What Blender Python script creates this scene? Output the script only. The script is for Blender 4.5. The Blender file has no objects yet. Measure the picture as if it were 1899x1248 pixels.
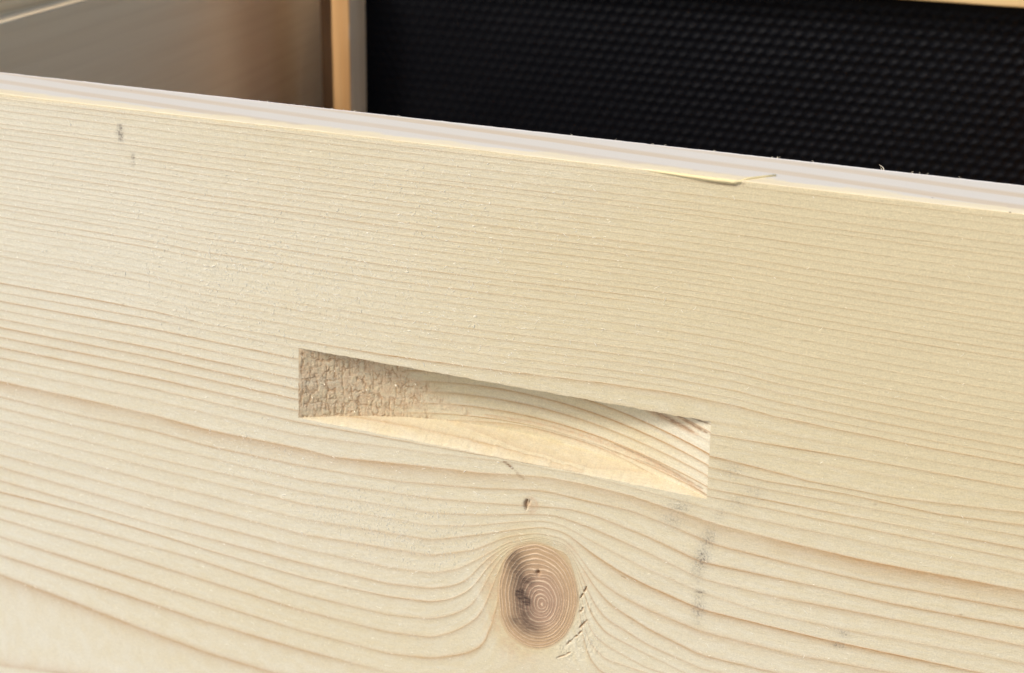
import bpy, math, random
import numpy as np
from mathutils import Matrix, Vector

rng = np.random.RandomState(7)
random.seed(7)
S = 0.001                      # everything below is written in millimetres
Z0 = 240.0                     # the box stands on the ground; its rim is 240 mm up
scene = bpy.context.scene

# ------------------------------------------------------------------ camera
cam_data = bpy.data.cameras.new('camera')
cam = bpy.data.objects.new('camera', cam_data)
scene.collection.objects.link(cam)
scene.camera = cam
CR = np.array([[0.945302, 0.325813, 0.01584], [0.151473, -0.395435, -0.905918], [-0.288896, 0.858765, -0.423157]])
CC = np.array([122.973625, -245.697879, 79.354856])
m = Matrix(((CR[0][0], -CR[1][0], -CR[2][0], CC[0]*S),
            (CR[0][1], -CR[1][1], -CR[2][1], CC[1]*S),
            (CR[0][2], -CR[1][2], -CR[2][2], (CC[2]+Z0)*S),
            (0, 0, 0, 1)))
cam.matrix_world = m
cam_data.sensor_width = 36.0
cam_data.lens = 2099.5135/1899.0*36.0
cam_data.shift_x = (949.5-817.438)/1899.0
cam_data.shift_y = (564.314-624.0)/1899.0
cam_data.clip_start = 0.01
cam_data.clip_end = 200.0
cam_data.dof.use_dof = True
cam_data.dof.focus_distance = 0.278
cam_data.dof.aperture_fstop = 21.0

# ------------------------------------------------------------------ daylight
EL, AZ = 43.0, 48.0            # sun height, and how far left of the board's own normal it stands
sdir = Vector((-math.sin(math.radians(AZ))*math.cos(math.radians(EL)),
               -math.cos(math.radians(AZ))*math.cos(math.radians(EL)), math.sin(math.radians(EL))))
world = bpy.data.worlds.new('World')
scene.world = world
world.use_nodes = True
wn = world.node_tree
for n in list(wn.nodes): wn.nodes.remove(n)
sky = wn.nodes.new('ShaderNodeTexSky'); sky.sky_type = 'NISHITA'; sky.sun_disc = False
sky.sun_elevation = math.radians(EL)
sky.sun_rotation = math.atan2(sdir.x, sdir.y)
sky.air_density = 1.0; sky.dust_density = 4.0; sky.ozone_density = 1.0
bg = wn.nodes.new('ShaderNodeBackground'); bg.inputs['Strength'].default_value = 0.15
wo = wn.nodes.new('ShaderNodeOutputWorld')
wn.links.new(sky.outputs[0], bg.inputs[0]); wn.links.new(bg.outputs[0], wo.inputs[0])
sun_d = bpy.data.lights.new('sun', 'SUN'); sun_d.energy = 1.9; sun_d.angle = math.radians(13)
sun_d.color = (1.0, 0.955, 0.89)
sun = bpy.data.objects.new('sun', sun_d); scene.collection.objects.link(sun)
sun.rotation_euler = sdir.to_track_quat('Z', 'Y').to_euler()
scene.view_settings.view_transform = 'Standard'
scene.view_settings.look = 'None'
scene.view_settings.exposure = 0.07
scene.view_settings.gamma = 1.0
scene.view_settings.use_curve_mapping = False
scene.render.engine = 'CYCLES'
scene.cycles.max_bounces = 8
scene.cycles.diffuse_bounces = 6

# ------------------------------------------------------------------ helpers
C = scene.collection
def tag(o, label=None, cat=None, group=None, kind=None):
    if label: o['label'] = label
    if cat: o['category'] = cat
    if group: o['group'] = group
    if kind: o['kind'] = kind
    return o

def empty(name, x=0, y=0, z=0):
    o = bpy.data.objects.new(name, None); o.empty_display_size = 0.01
    o.location = (x*S, y*S, (z+Z0)*S); C.objects.link(o); return o

def mesh_np(name, V, F, mats, parent=None, attrs=None, fmat=None, smooth=True):
    """V (n,3) in mm, rim-based z; F (m,4) or (m,3) int; attrs name->(n,) float"""
    me = bpy.data.meshes.new(name)
    V = np.asarray(V, np.float64).copy(); V[:, 2] += Z0; V *= S
    F = np.asarray(F, np.int32); k = F.shape[1]
    me.vertices.add(len(V)); me.vertices.foreach_set('co', V.astype(np.float32).ravel())
    me.loops.add(F.size); me.loops.foreach_set('vertex_index', F.ravel())
    me.polygons.add(len(F)); me.polygons.foreach_set('loop_start', np.arange(0, F.size, k, dtype=np.int32))
    me.polygons.foreach_set('loop_total', np.full(len(F), k, np.int32))
    for mt in (mats if isinstance(mats, (list, tuple)) else [mats]): me.materials.append(mt)
    if fmat is not None: me.polygons.foreach_set('material_index', np.asarray(fmat, np.int32))
    me.update(calc_edges=True)
    me.polygons.foreach_set('use_smooth', np.full(len(F), smooth))
    for an, av in (attrs or {}).items():
        a = me.attributes.new(an, 'FLOAT', 'POINT'); a.data.foreach_set('value', np.asarray(av, np.float32).ravel())
    o = bpy.data.objects.new(name, me); C.objects.link(o)
    if parent is not None:
        o.parent = parent
        o.matrix_parent_inverse = parent.matrix_world.inverted() if parent.type != 'EMPTY' else Matrix.Translation(-parent.location)
    return o

def compact(V, F, attrs):
    used = np.unique(F); mp = np.full(len(V), -1, np.int64); mp[used] = np.arange(len(used))
    return V[used], mp[F], {k: v[used] for k, v in attrs.items()}

def grid_faces(nr, nc, off=0):
    i = np.arange(nr-1)[:, None]*nc+np.arange(nc-1)[None, :]+off
    return np.stack([i, i+1, i+nc+1, i+nc], -1).reshape(-1, 4)

def smooth(a, b, x):
    t = np.clip((x-a)/(b-a), 0, 1); return t*t*(3-2*t)

_VT = {}
def vnoise(x, y, seed=0):
    """smooth value noise, -1..1"""
    if seed not in _VT: _VT[seed] = np.random.RandomState(seed).rand(256, 256)*2-1
    T = _VT[seed]
    xi = np.floor(x).astype(int); yi = np.floor(y).astype(int); fx = x-xi; fy = y-yi
    fx = fx*fx*(3-2*fx); fy = fy*fy*(3-2*fy)
    g = lambda a, b: T[a & 255, b & 255]
    return (g(xi, yi)*(1-fx)+g(xi+1, yi)*fx)*(1-fy)+(g(xi, yi+1)*(1-fx)+g(xi+1, yi+1)*fx)*fy

def bevel_box(name, x0, x1, y0, y1, z0, z1, mt, parent, r=0.6, segs=6, wob=0.0, seed=1):
    """a sawn lath: box with rounded long edges, cut along its longest side so the edges can wander"""
    lo = np.array([x0, y0, z0], float); hi = np.array([x1, y1, z1], float); d = hi-lo
    ax = int(np.argmax(d)); a, b = [i for i in range(3) if i != ax]
    prof = []
    for ca, cb, s0 in ((lo[a]+r, lo[b]+r, 180), (hi[a]-r, lo[b]+r, 270), (hi[a]-r, hi[b]-r, 0), (lo[a]+r, hi[b]-r, 90)):
        for t in (0, 30, 60, 90):
            th = math.radians(s0+t); prof.append((ca+r*math.cos(th), cb+r*math.sin(th)))
    prof = np.array(prof); n = len(prof); rr = np.random.RandomState(seed)
    V = []; N = segs
    for k in range(N+1):
        P = np.zeros((n, 3)); P[:, a] = prof[:, 0]; P[:, b] = prof[:, 1]; P[:, ax] = lo[ax]+d[ax]*k/N
        if wob: P[:, [a, b]] += rr.uniform(-wob, wob, (n, 2))*(0.4)
        V.append(P)
    V = np.concatenate(V); F = []
    for k in range(N):
        for j in range(n):
            q = [k*n+j, k*n+(j+1) % n, (k+1)*n+(j+1) % n, (k+1)*n+j]; F.append(q)
    me = bpy.data.meshes.new(name)
    Vw = V.copy(); Vw[:, 2] += Z0
    faces = [tuple(q) for q in F]+[tuple(range(n))[::-1], tuple(range(N*n, N*n+n))]
    me.from_pydata([tuple(v*S) for v in Vw], [], faces); me.materials.append(mt)
    import bmesh
    bm = bmesh.new(); bm.from_mesh(me); bmesh.ops.recalc_face_normals(bm, faces=bm.faces); bm.to_mesh(me); bm.free()
    me.polygons.foreach_set('use_smooth', [True]*(len(faces)-2)+[False, False])
    o = bpy.data.objects.new(name, me); C.objects.link(o)
    if parent is not None: o.parent = parent; o.matrix_parent_inverse = Matrix.Translation(-parent.location) if parent.type == 'EMPTY' else Matrix()
    return o

# ------------------------------------------------------------------ materials
class NT:
    def __init__(s, name):
        s.m = bpy.data.materials.new(name); s.m.use_nodes = True; s.t = s.m.node_tree
        for n in list(s.t.nodes): s.t.nodes.remove(n)
        s.out = s.n('ShaderNodeOutputMaterial'); s.b = s.n('ShaderNodeBsdfPrincipled')
        s.l(s.b.outputs[0], s.out.inputs[0])
    def n(s, t, **k):
        n = s.t.nodes.new(t)
        for a, v in k.items(): setattr(n, a, v)
        return n
    def l(s, a, b): s.t.links.new(a, b)
    def put(s, sock, v):
        if hasattr(v, 'is_output'): s.l(v, sock)
        elif isinstance(v, (tuple, list)): sock.default_value = (*v, 1.0) if len(v) == 3 and len(sock.default_value) == 4 else v
        else: sock.default_value = v
    def math(s, op, a, b=None, c=None, clamp=False):
        n = s.n('ShaderNodeMath', operation=op); n.use_clamp = clamp; s.put(n.inputs[0], a)
        if b is not None: s.put(n.inputs[1], b)
        if c is not None: s.put(n.inputs[2], c)
        return n.outputs[0]
    def attr(s, nm): return s.n('ShaderNodeAttribute', attribute_name=nm).outputs['Fac']
    def mix(s, f, a, b, mode='MIX'):
        n = s.n('ShaderNodeMix', data_type='RGBA', blend_type=mode); s.put(n.inputs[0], f); s.put(n.inputs[6], a); s.put(n.inputs[7], b); return n.outputs[2]
    def ramp(s, v, a, b, x=0.0, y=1.0, sm=True):
        n = s.n('ShaderNodeMapRange'); n.interpolation_type = 'SMOOTHSTEP' if sm else 'LINEAR'
        s.put(n.inputs[0], v); s.put(n.inputs[1], a); s.put(n.inputs[2], b); s.put(n.inputs[3], x); s.put(n.inputs[4], y); return n.outputs[0]
    def noise(s, vec, scale, detail=2.0, rough=0.5, dist=0.0):
        n = s.n('ShaderNodeTexNoise'); s.put(n.inputs['Vector'], vec); n.inputs['Scale'].default_value = scale
        n.inputs['Detail'].default_value = detail; n.inputs['Roughness'].default_value = rough; n.inputs['Distortion'].default_value = dist
        return n.outputs['Fac']
    def vec(s, x, y, z):
        n = s.n('ShaderNodeCombineXYZ'); s.put(n.inputs[0], x); s.put(n.inputs[1], y); s.put(n.inputs[2], z); return n.outputs[0]
    def xyz(s):
        g = s.n('ShaderNodeTexCoord'); q = s.n('ShaderNodeSeparateXYZ'); s.l(g.outputs['Object'], q.inputs[0])
        return g.outputs['Object'], q.outputs[0], q.outputs[1], q.outputs[2]
    def bump(s, h, dist, strength=1.0, nrm=None):
        n = s.n('ShaderNodeBump'); n.inputs['Strength'].default_value = strength; n.inputs['Distance'].default_value = dist
        s.put(n.inputs['Height'], h)
        if nrm is not None: s.l(nrm, n.inputs['Normal'])
        return n.outputs[0]

CREAM = (0.74, 0.712, 0.585)
CREAM2 = (0.67, 0.588, 0.38)
LATE = (0.45, 0.255, 0.10)

def spruce_face():
    """planed spruce: growth rings come from the 'ring' coordinate carried by the mesh"""
    t = NT('planed_spruce'); P, X, Y, Z = t.xyz()
    ring = t.attr('ring'); lw = t.attr('late'); fw = t.attr('fade'); kn = t.attr('knot'); st = t.attr('stain_shade'); sm = t.attr('smudge')
    edge = t.attr('edge'); rough = t.attr('rough'); crack = t.attr('crack'); tone = t.attr('tone')
    gx = t.math('MULTIPLY', X, 60.0); gv = t.vec(gx, 0.0, t.math('MULTIPLY', ring, 1.6))
    wob = t.math('SUBTRACT', t.noise(t.vec(t.math('MULTIPLY', X, 500.0), Y, t.math('MULTIPLY', Z, 900.0)), 1.0, 3.0, 0.6), 0.5)
    r2 = t.math('ADD', ring, t.math('MULTIPLY', wob, 0.045))
    fr = t.math('FRACT', r2)
    after = t.math('POWER', 2.718, t.math('MULTIPLY', t.math('DIVIDE', fr, fw), -1.0))
    before = t.math('POWER', 2.718, t.math('MULTIPLY', t.math('SUBTRACT', 1.0, fr), -16.0))
    prof = t.math('MAXIMUM', after, before)
    # each line waxes and wanes along its length
    along = t.ramp(t.noise(t.vec(t.math('MULTIPLY', X, 22.0), 0.0, t.math('MULTIPLY', t.math('ROUND', t.math('SUBTRACT', ring, 0.25)), 3.7)), 1.0, 2.0), 0.25, 0.7, 0.55, 1.15)
    grain = t.noise(t.vec(t.math('MULTIPLY', X, 420.0), t.math('MULTIPLY', Y, 3000.0), t.math('MULTIPLY', Z, 4200.0)), 1.0, 3.0, 0.65)
    streak = t.noise(gv, 3.0, 4.0, 0.6)
    fine = t.math('ADD', t.math('MULTIPLY', t.noise(P, 2300.0, 3.0, 0.75), 0.7), t.math('MULTIPLY', t.noise(t.vec(t.math('MULTIPLY', X, 700.0), 0.0, t.math('MULTIPLY', Z, 1500.0)), 1.0, 2.0, 0.6), 0.3))
    fac = t.math('MULTIPLY', t.math('MULTIPLY', prof, lw), along)
    fac = t.math('MULTIPLY', fac, t.ramp(grain, 0.2, 0.8, 0.75, 1.2), clamp=True)
    base = t.mix(t.math('ADD', t.math('MULTIPLY', t.ramp(streak, 0.3, 0.7), 0.35), tone, clamp=True), CREAM, CREAM2)
    base = t.mix(fac, base, LATE)
    # knot
    kc = t.math('SUBTRACT', 1.0, t.math('POWER', t.math('DIVIDE', t.math('ABSOLUTE', t.math('SUBTRACT', kn, 1.0)), 0.055), 2.0), clamp=True)
    kr = t.math('ADD', t.math('MULTIPLY', t.math('POWER', kn, 1.05), 13.5), t.math('ADD', t.math('MULTIPLY', wob, 0.3), t.math('MULTIPLY', t.noise(t.vec(t.math('MULTIPLY', kn, 5.0), 0.0, 0.0), 1.0, 1.0), 1.6)))
    kf = t.math('FRACT', kr)
    kl = t.ramp(t.math('ABSOLUTE', t.math('SUBTRACT', kf, 0.5)), 0.27, 0.48)
    kcol = t.mix(t.ramp(kn, 0.25, 0.9), (0.45, 0.305, 0.215), (0.57, 0.405, 0.235))
    kcol = t.mix(t.math('MULTIPLY', t.noise(P, 900.0, 3.0, 0.6), 0.5), kcol, (0.40, 0.24, 0.14))
    kcol = t.mix(t.math('MULTIPLY', kl, t.ramp(t.noise(P, 260.0, 2.0), 0.3, 0.7, 0.4, 0.85)), kcol, (0.86, 0.68, 0.47))
    kcol = t.mix(t.math('MULTIPLY', t.attr('kstain'), t.ramp(t.noise(t.vec(t.math('MULTIPLY', X, 500.0), 0.0, t.math('MULTIPLY', Z, 1500.0)), 1.0, 3.0), 0.3, 0.6, 0.6, 1.0), clamp=True), kcol, (0.07, 0.042, 0.032))
    kin = t.ramp(kn, 0.965, 1.035, 1.0, 0.0)
    base = t.mix(kin, base, kcol)
    rim = t.math('MULTIPLY', kc, t.math('SUBTRACT', 1.0, kin))
    base = t.mix(t.math('MULTIPLY', rim, 0.5), base, (0.55, 0.36, 0.18))
    # resin brown with splinter shadow, grey smudges, yellow arris, torn end grain
    base = t.mix(t.math('MULTIPLY', st, t.ramp(t.noise(t.vec(t.math('MULTIPLY', X, 900.0), 0.0, t.math('MULTIPLY', Z, 2600.0)), 1.0, 3.0), 0.25, 0.6, 0.35, 1.0), clamp=True), base, (0.20, 0.10, 0.045))
    spk = t.ramp(t.noise(t.vec(t.math('MULTIPLY', X, 1700.0), 0.0, t.math('MULTIPLY', Z, 1300.0)), 1.0, 3.0, 0.65), 0.44, 0.66)
    base = t.mix(t.math('MULTIPLY', sm, t.math('ADD', 0.27, t.math('MULTIPLY', spk, 0.9)), clamp=True), base, (0.19, 0.165, 0.14))
    base = t.mix(t.math('MULTIPLY', edge, t.ramp(streak, 0.2, 0.7, 0.65, 1.0)), base, (0.82, 0.69, 0.43))
    base = t.mix(t.math('MULTIPLY', rough, t.ramp(t.noise(P, 650.0, 3.0, 0.6), 0.35, 0.65, 0.25, 0.75)), base, (0.62, 0.435, 0.27))
    base = t.mix(crack, base, (0.38, 0.215, 0.10))
    hs = t.n('ShaderNodeHueSaturation'); t.put(hs.inputs['Color'], base); t.put(hs.inputs['Value'], t.ramp(fine, 0.32, 0.68, 0.86, 1.14, sm=False))
    t.l(hs.outputs[0], t.b.inputs['Base Color'])
    t.b.inputs['Roughness'].default_value = 0.62
    t.b.inputs['Specular IOR Level'].default_value = 0.35
    pit = t.noise(P, 2100.0, 3.0, 0.62)
    n1 = t.bump(t.math('ADD', t.math('MULTIPLY', prof, lw), t.math('MULTIPLY', kl, kin)), 0.0001, 1.0)
    n2 = t.bump(t.math('ADD', t.math('MULTIPLY', grain, 0.6), t.math('MULTIPLY', pit, 0.6)), 0.00014, 1.0, n1)
    t.l(n2, t.b.inputs['Normal'])
    return t.m

def plain_wood(name, ca, cb, axis='y', scale=1.0, late=0.35, spacing=5.0):
    """boards seen soft or from the side: stripes along the given axis"""
    t = NT(name); P, X, Y, Z = t.xyz()
    L, A, B = {'x': (X, Y, Z), 'y': (Y, X, Z), 'z': (Z, X, Y)}[axis]
    v = t.vec(t.math('MULTIPLY', L, 6.0*scale), t.math('MULTIPLY', A, 160.0*scale), t.math('MULTIPLY', B, 160.0*scale))
    s1 = t.noise(v, 1.0, 4.0, 0.6, 0.6)
    d = t.math('ADD', t.math('ADD', A, B), t.math('MULTIPLY', t.noise(t.vec(t.math('MULTIPLY', L, 5.0), A, B), 1.0, 2.0), 0.012))
    fr = t.math('FRACT', t.math('MULTIPLY', d, 1000.0/spacing))
    ln = t.math('POWER', 2.718, t.math('MULTIPLY', fr, -4.0))
    col = t.mix(t.ramp(s1, 0.3, 0.7), ca, cb)
    col = t.mix(t.math('MULTIPLY', ln, late), col, (0.45, 0.27, 0.13))
    t.l(col, t.b.inputs['Base Color']); t.b.inputs['Roughness'].default_value = 0.6
    t.b.inputs['Specular IOR Level'].default_value = 0.3
    t.l(t.bump(t.noise(t.vec(t.math('MULTIPLY', L, 300.0), t.math('MULTIPLY', A, 3000.0), t.math('MULTIPLY', B, 3000.0)), 1.0, 3.0), 0.0001, 0.6), t.b.inputs['Normal'])
    return t.m

def top_wood():
    """sawn top edge: pale wide earlywood with wandering tan bands"""
    t = NT('sawn_edge_spruce'); P, X, Y, Z = t.xyz()
    w = t.math('MULTIPLY', t.math('SUBTRACT', t.noise(t.vec(t.math('MULTIPLY', X, 9.0), 0.0, 0.0), 1.0, 2.0), 0.5), 0.006)
    d = t.math('ADD', t.math('ADD', Y, t.math('MULTIPLY', X, 0.085)), w)
    u = t.math('MULTIPLY', d, 1000.0/8.2)
    fr = t.math('FRACT', u)
    band = t.math('MULTIPLY', t.ramp(fr, 0.0, 0.16), t.ramp(fr, 0.34, 0.6, 1.0, 0.0))
    amt = t.ramp(t.noise(t.vec(t.math('MULTIPLY', X, 8.0), 0.0, t.math('MULTIPLY', t.math('FLOOR', u), 5.3)), 1.0, 1.0), 0.3, 0.7, 0.55, 1.0)
    st = t.noise(t.vec(t.math('MULTIPLY', X, 30.0), t.math('MULTIPLY', d, 1400.0), 0.0), 1.0, 3.0, 0.6)
    col = t.mix(t.math('MULTIPLY', t.math('MULTIPLY', band, amt), 0.9), (0.69, 0.645, 0.555), (0.63, 0.505, 0.34))
    col = t.mix(t.math('MULTIPLY', t.ramp(st, 0.4, 0.7), 0.3), col, (0.72, 0.65, 0.53))
    e = t.math('MULTIPLY', t.ramp(t.attr('edge'), 0.1, 0.9), t.ramp(st, 0.25, 0.6, 0.7, 1.0))
    col = t.mix(t.math('MULTIPLY', e, 0.85), col, (0.82, 0.71, 0.46))
    col = t.mix(t.attr('back'), col, (0.88, 0.82, 0.74))
    col = t.mix(t.ramp(t.noise(P, 420.0, 1.0), 0.80, 0.83), col, (0.12, 0.08, 0.05))
    hs = t.n('ShaderNodeHueSaturation'); t.put(hs.inputs['Color'], col); t.put(hs.inputs['Value'], t.ramp(t.noise(P, 4200.0, 2.0, 0.7), 0.25, 0.75, 0.93, 1.06, sm=False))
    t.l(hs.outputs[0], t.b.inputs['Base Color']); t.b.inputs['Roughness'].default_value = 0.65
    t.b.inputs['Specular IOR Level'].default_value = 0.3
    t.l(t.bump(t.noise(P, 2200.0, 3.0, 0.6), 0.00006, 0.7), t.b.inputs['Normal'])
    return t.m

def simple(name, col, rough=0.6, spec=0.3, bump=None, var=0.0):
    t = NT(name); P, X, Y, Z = t.xyz()
    t.l(t.mix(t.math('MULTIPLY', t.noise(P, 900.0, 3.0), var), col, tuple(c*0.55 for c in col)), t.b.inputs['Base Color'])
    t.b.inputs['Roughness'].default_value = rough; t.b.inputs['Specular IOR Level'].default_value = spec
    if bump: t.l(t.bump(t.noise(P, bump[0], 3.0, 0.6), bump[1], 0.7), t.b.inputs['Normal'])
    return t.m

M_FACE = spruce_face()
M_TOP = top_wood()
M_SIDE = plain_wood('side_board_spruce', (0.95, 0.78, 0.52), (0.91, 0.73, 0.475), 'y', 1.0, 0.07, 7.0)
M_SIDE.node_tree.nodes['Principled BSDF'].inputs['Specular IOR Level'].default_value = 0.12
M_LEDGE = plain_wood('rabbet_spruce', (0.88, 0.74, 0.50), (0.84, 0.64, 0.38), 'y', 1.0, 0.45, 4.0)
M_BACK = plain_wood('back_board_spruce', (0.80, 0.62, 0.38), (0.72, 0.52, 0.29), 'x', 1.0, 0.2, 9.0)
M_LATH = plain_wood('end_bar_wood', (0.68, 0.40, 0.165), (0.56, 0.29, 0.10), 'z', 1.0, 0.35, 3.2)
M_GAP_SHADE = plain_wood('gap_shade_bar', (0.21, 0.13, 0.065), (0.16, 0.095, 0.045), 'z', 1.0, 0.2, 3.2)  # gap shade painted as a dark bar colour
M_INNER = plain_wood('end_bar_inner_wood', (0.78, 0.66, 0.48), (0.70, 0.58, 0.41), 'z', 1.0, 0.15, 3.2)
M_TOPBAR = plain_wood('top_bar_wood', (0.80, 0.60, 0.31), (0.74, 0.50, 0.23), 'x', 1.0, 0.25, 4.0)
M_FUZZ = simple('wood_fibre', (0.96, 0.94, 0.84), 0.5, 0.5)
M_PLASTIC = simple('black_wax_plastic', (0.0028, 0.003, 0.0045), 0.5, 0.11, (1500.0, 0.0001))
M_BOUNCE = simple('bounce_sheet', (0.42, 0.40, 0.37), 0.85, 0.2, (60.0, 0.003), 0.35)

# ------------------------------------------------------------------ the growth rings of the front board (mm on its face)
LINES=[[(-96.3,-57.51),(-67.7,-57.51),(-45.6,-57.87),(-27.6,-59.11),(-8.6,-58.89),(1.1,-58.96),(25.4,-58.87),(52.6,-57.71),(85.9,-55.75),(99.2,-55.38),(114.5,-55.72),(123.7,-56.8),(142.3,-57.57),(159.0,-58.0),(178.6,-58.22)],[(-96.8,-60.73),(-45.7,-60.64),(1.0,-61.59),(110.1,-61.59),(132.8,-61.65),(179.2,-61.36)],[(-97.4,-63.62),(-46.1,-63.72),(0.8,-64.91),(110.5,-64.86),(130.0,-64.56),(143.4,-64.27),(179.8,-64.25)],[(-97.9,-66.72),(-46.4,-66.85),(0.7,-68.08),(110.8,-67.56),(133.6,-67.62),(180.5,-67.31)],[(-98.4,-69.66),(-46.7,-69.82),(0.6,-71.12),(111.2,-71.04),(125.8,-72.09),(134.7,-72.95),(152.5,-73.18),(181.2,-70.39)],[(-99.0,-72.62),(-47.0,-72.91),(0.5,-74.36),(111.6,-74.24),(124.6,-75.15),(143.1,-74.36),(164.1,-75.21),(181.9,-73.78)],[(-99.6,-75.98),(-47.4,-76.21),(0.3,-77.62),(111.9,-77.32),(135.1,-77.29),(182.5,-76.78)],[(-100.2,-79.57),(-47.8,-79.81),(0.2,-81.27),(112.3,-80.43),(135.5,-80.47),(183.2,-80.09)],[(-100.9,-83.19),(-48.2,-83.44),(0.0,-84.95),(112.6,-82.62),(135.9,-82.96),(183.9,-83.14)],[(-101.5,-87.04),(-48.6,-87.47),(-0.1,-89.2),(29.0,-86.85),(38.4,-86.32),(60.9,-83.97),(80.4,-83.51),(113.0,-86.41),(136.5,-86.76),(184.7,-86.95)],[(-102.4,-91.72),(-72.5,-91.98),(-49.3,-92.41),(-30.4,-93.73),(-0.3,-93.5),(9.6,-94.15),(38.4,-90.79),(52.2,-89.52),(61.1,-87.98),(69.8,-86.62),(80.6,-86.45),(91.8,-86.95),(103.0,-88.71),(114.1,-90.39),(134.2,-91.64),(152.4,-92.21),(185.6,-91.39)],[(-103.4,-97.45),(-73.3,-98.15),(-49.9,-98.08),(-30.8,-99.33),(-0.5,-99.32),(29.0,-97.7),(38.5,-96.36),(53.9,-94.13),(65.7,-91.66),(70.1,-90.96),(75.9,-91.26),(83.1,-91.55),(92.2,-91.53),(103.5,-93.74),(114.9,-96.7),(135.1,-97.68),(152.8,-98.15),(186.8,-96.95)],[(-104.1,-101.45),(-50.2,-102.84),(-0.7,-104.12),(38.6,-100.95),(54.0,-98.8),(66.0,-96.75),(76.2,-95.12),(83.4,-95.38),(97.9,-98.56),(112.2,-102.84),(141.6,-102.77),(157.6,-103.08),(187.9,-101.98)],[(-105.0,-106.11),(-50.7,-107.7),(-0.9,-108.03),(38.6,-105.77),(54.1,-102.64),(66.1,-99.33),(73.4,-98.03),(83.7,-99.6),(98.3,-103.43),(112.7,-108.03),(130.7,-108.55),(154.4,-107.72),(189.0,-107.08)],[(-105.6,-109.59),(-51.1,-111.24),(-1.0,-112.37),(38.7,-109.93),(51.2,-106.95),(63.3,-102.49),(70.6,-100.47),(75.8,-100.57),(84.0,-103.86),(98.8,-108.7),(113.6,-112.33),(127.7,-114.11),(149.4,-113.99),(171.1,-112.91),(190.1,-112.25)],[(-106.3,-113.73),(-51.7,-116.41),(-1.2,-117.72),(38.8,-114.87),(54.4,-108.85),(63.4,-104.94),(70.7,-102.37),(76.7,-102.79),(84.3,-107.82),(91.9,-111.47),(99.3,-114.05),(113.8,-117.77),(143.9,-118.43),(191.3,-117.65)],[(-107.3,-119.39),(-52.2,-121.65),(-1.5,-123.15),(38.8,-120.26),(51.4,-115.07),(60.5,-108.18),(69.4,-104.65),(76.8,-104.86),(81.6,-110.68),(84.9,-115.17),(92.5,-119.37),(100.0,-121.77),(114.6,-124.94),(139.1,-125.43),(153.1,-124.43),(192.4,-122.8)],[(-108.2,-124.27),(-52.8,-127.17),(-1.7,-128.45),(25.7,-127.95),(38.9,-126.47),(46.9,-122.78),(53.1,-117.39),(60.6,-110.13),(69.4,-105.87),(76.9,-106.25),(82.6,-114.0),(85.1,-117.83),(89.9,-122.86),(100.6,-128.03),(115.5,-132.77),(143.2,-132.66),(193.7,-129.02)],[(-109.2,-129.66),(-53.4,-132.35),(-1.9,-133.83),(25.7,-133.79),(39.0,-131.83),(45.4,-129.25),(49.9,-125.75),(52.4,-121.29),(54.7,-117.53),(60.6,-111.21),(69.5,-106.4),(77.2,-106.87),(82.8,-117.55),(84.7,-122.51),(88.8,-127.8),(101.1,-133.47),(116.0,-137.3),(194.7,-133.99)],[(-110.0,-134.24),(-81.1,-134.34),(-53.7,-135.92),(-34.3,-137.42),(-2.1,-139.09),(25.7,-138.52),(39.0,-136.68),(45.5,-133.65),(50.0,-129.71),(52.6,-125.94),(54.8,-120.65),(60.6,-111.92),(69.5,-106.75),(77.7,-107.8),(82.5,-119.46),(84.2,-126.35),(89.2,-132.75),(101.4,-136.78),(116.5,-141.33),(196.0,-139.88)],[(-111.0,-139.99),(-75.6,-140.87),(-40.9,-141.83),(-2.4,-145.65),(25.6,-145.32),(39.1,-142.97),(45.7,-139.47),(50.8,-135.07),(53.9,-129.35),(55.8,-122.24),(60.7,-112.64),(69.5,-107.1),(78.2,-108.38),(82.1,-121.42),(84.0,-132.03),(89.5,-137.02),(101.9,-141.79),(197.1,-145.0)],[(-112.0,-145.37),(-70.0,-147.45),(-2.6,-151.9),(25.6,-151.82),(39.2,-149.77),(45.8,-145.77),(51.9,-140.01),(55.7,-133.65),(56.9,-124.73),(61.0,-113.28),(69.5,-107.45),(78.5,-109.0),(81.9,-123.31),(83.8,-135.88),(89.9,-142.09),(198.6,-151.92)],[(-113.3,-152.89),(-72.3,-155.55),(-35.9,-157.92),(-2.9,-159.97),(25.6,-160.11),(39.3,-157.71),(49.3,-152.97),(54.6,-148.71),(56.8,-143.64),(58.5,-135.73),(58.9,-126.07),(61.5,-113.88),(69.5,-107.8),(78.9,-109.62),(81.8,-124.25),(83.8,-139.73),(88.8,-146.93),(200.5,-160.76)],[(-114.7,-160.79),(-70.8,-163.68),(-36.6,-166.33),(-3.2,-167.54),(25.6,-167.3),(44.5,-165.01),(54.4,-159.93),(62.4,-152.72),(71.7,-147.78),(80.2,-146.29),(85.2,-151.42),(103.5,-158.96),(202.4,-169.79)],[(-116.3,-169.33),(-86.6,-173.09),(-59.9,-176.81),(-37.7,-179.3),(-15.6,-180.22),(21.9,-180.17),(56.6,-174.98),(88.6,-166.09),(205.2,-182.78)],[(-123.9,-211.98),(-100.4,-207.49),(-56.8,-204.01),(57.1,-190.06),(209.3,-202.08)]]
KNOT=[(68.72, -107.84), (73.45, -108.21), (77.79, -113.32), (79.87, -117.82), (80.86, -123.6), (80.73, -128.29), (79.67, -132.94), (76.99, -139.11), (74.24, -142.47), (70.9, -144.48), (65.66, -144.12), (61.7, -141.0), (60.04, -135.27), (59.5, -129.68), (59.91, -120.55), (61.89, -112.68), (65.09, -109.32)]
KNOT_C=(71.58, -128.31)
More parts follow.
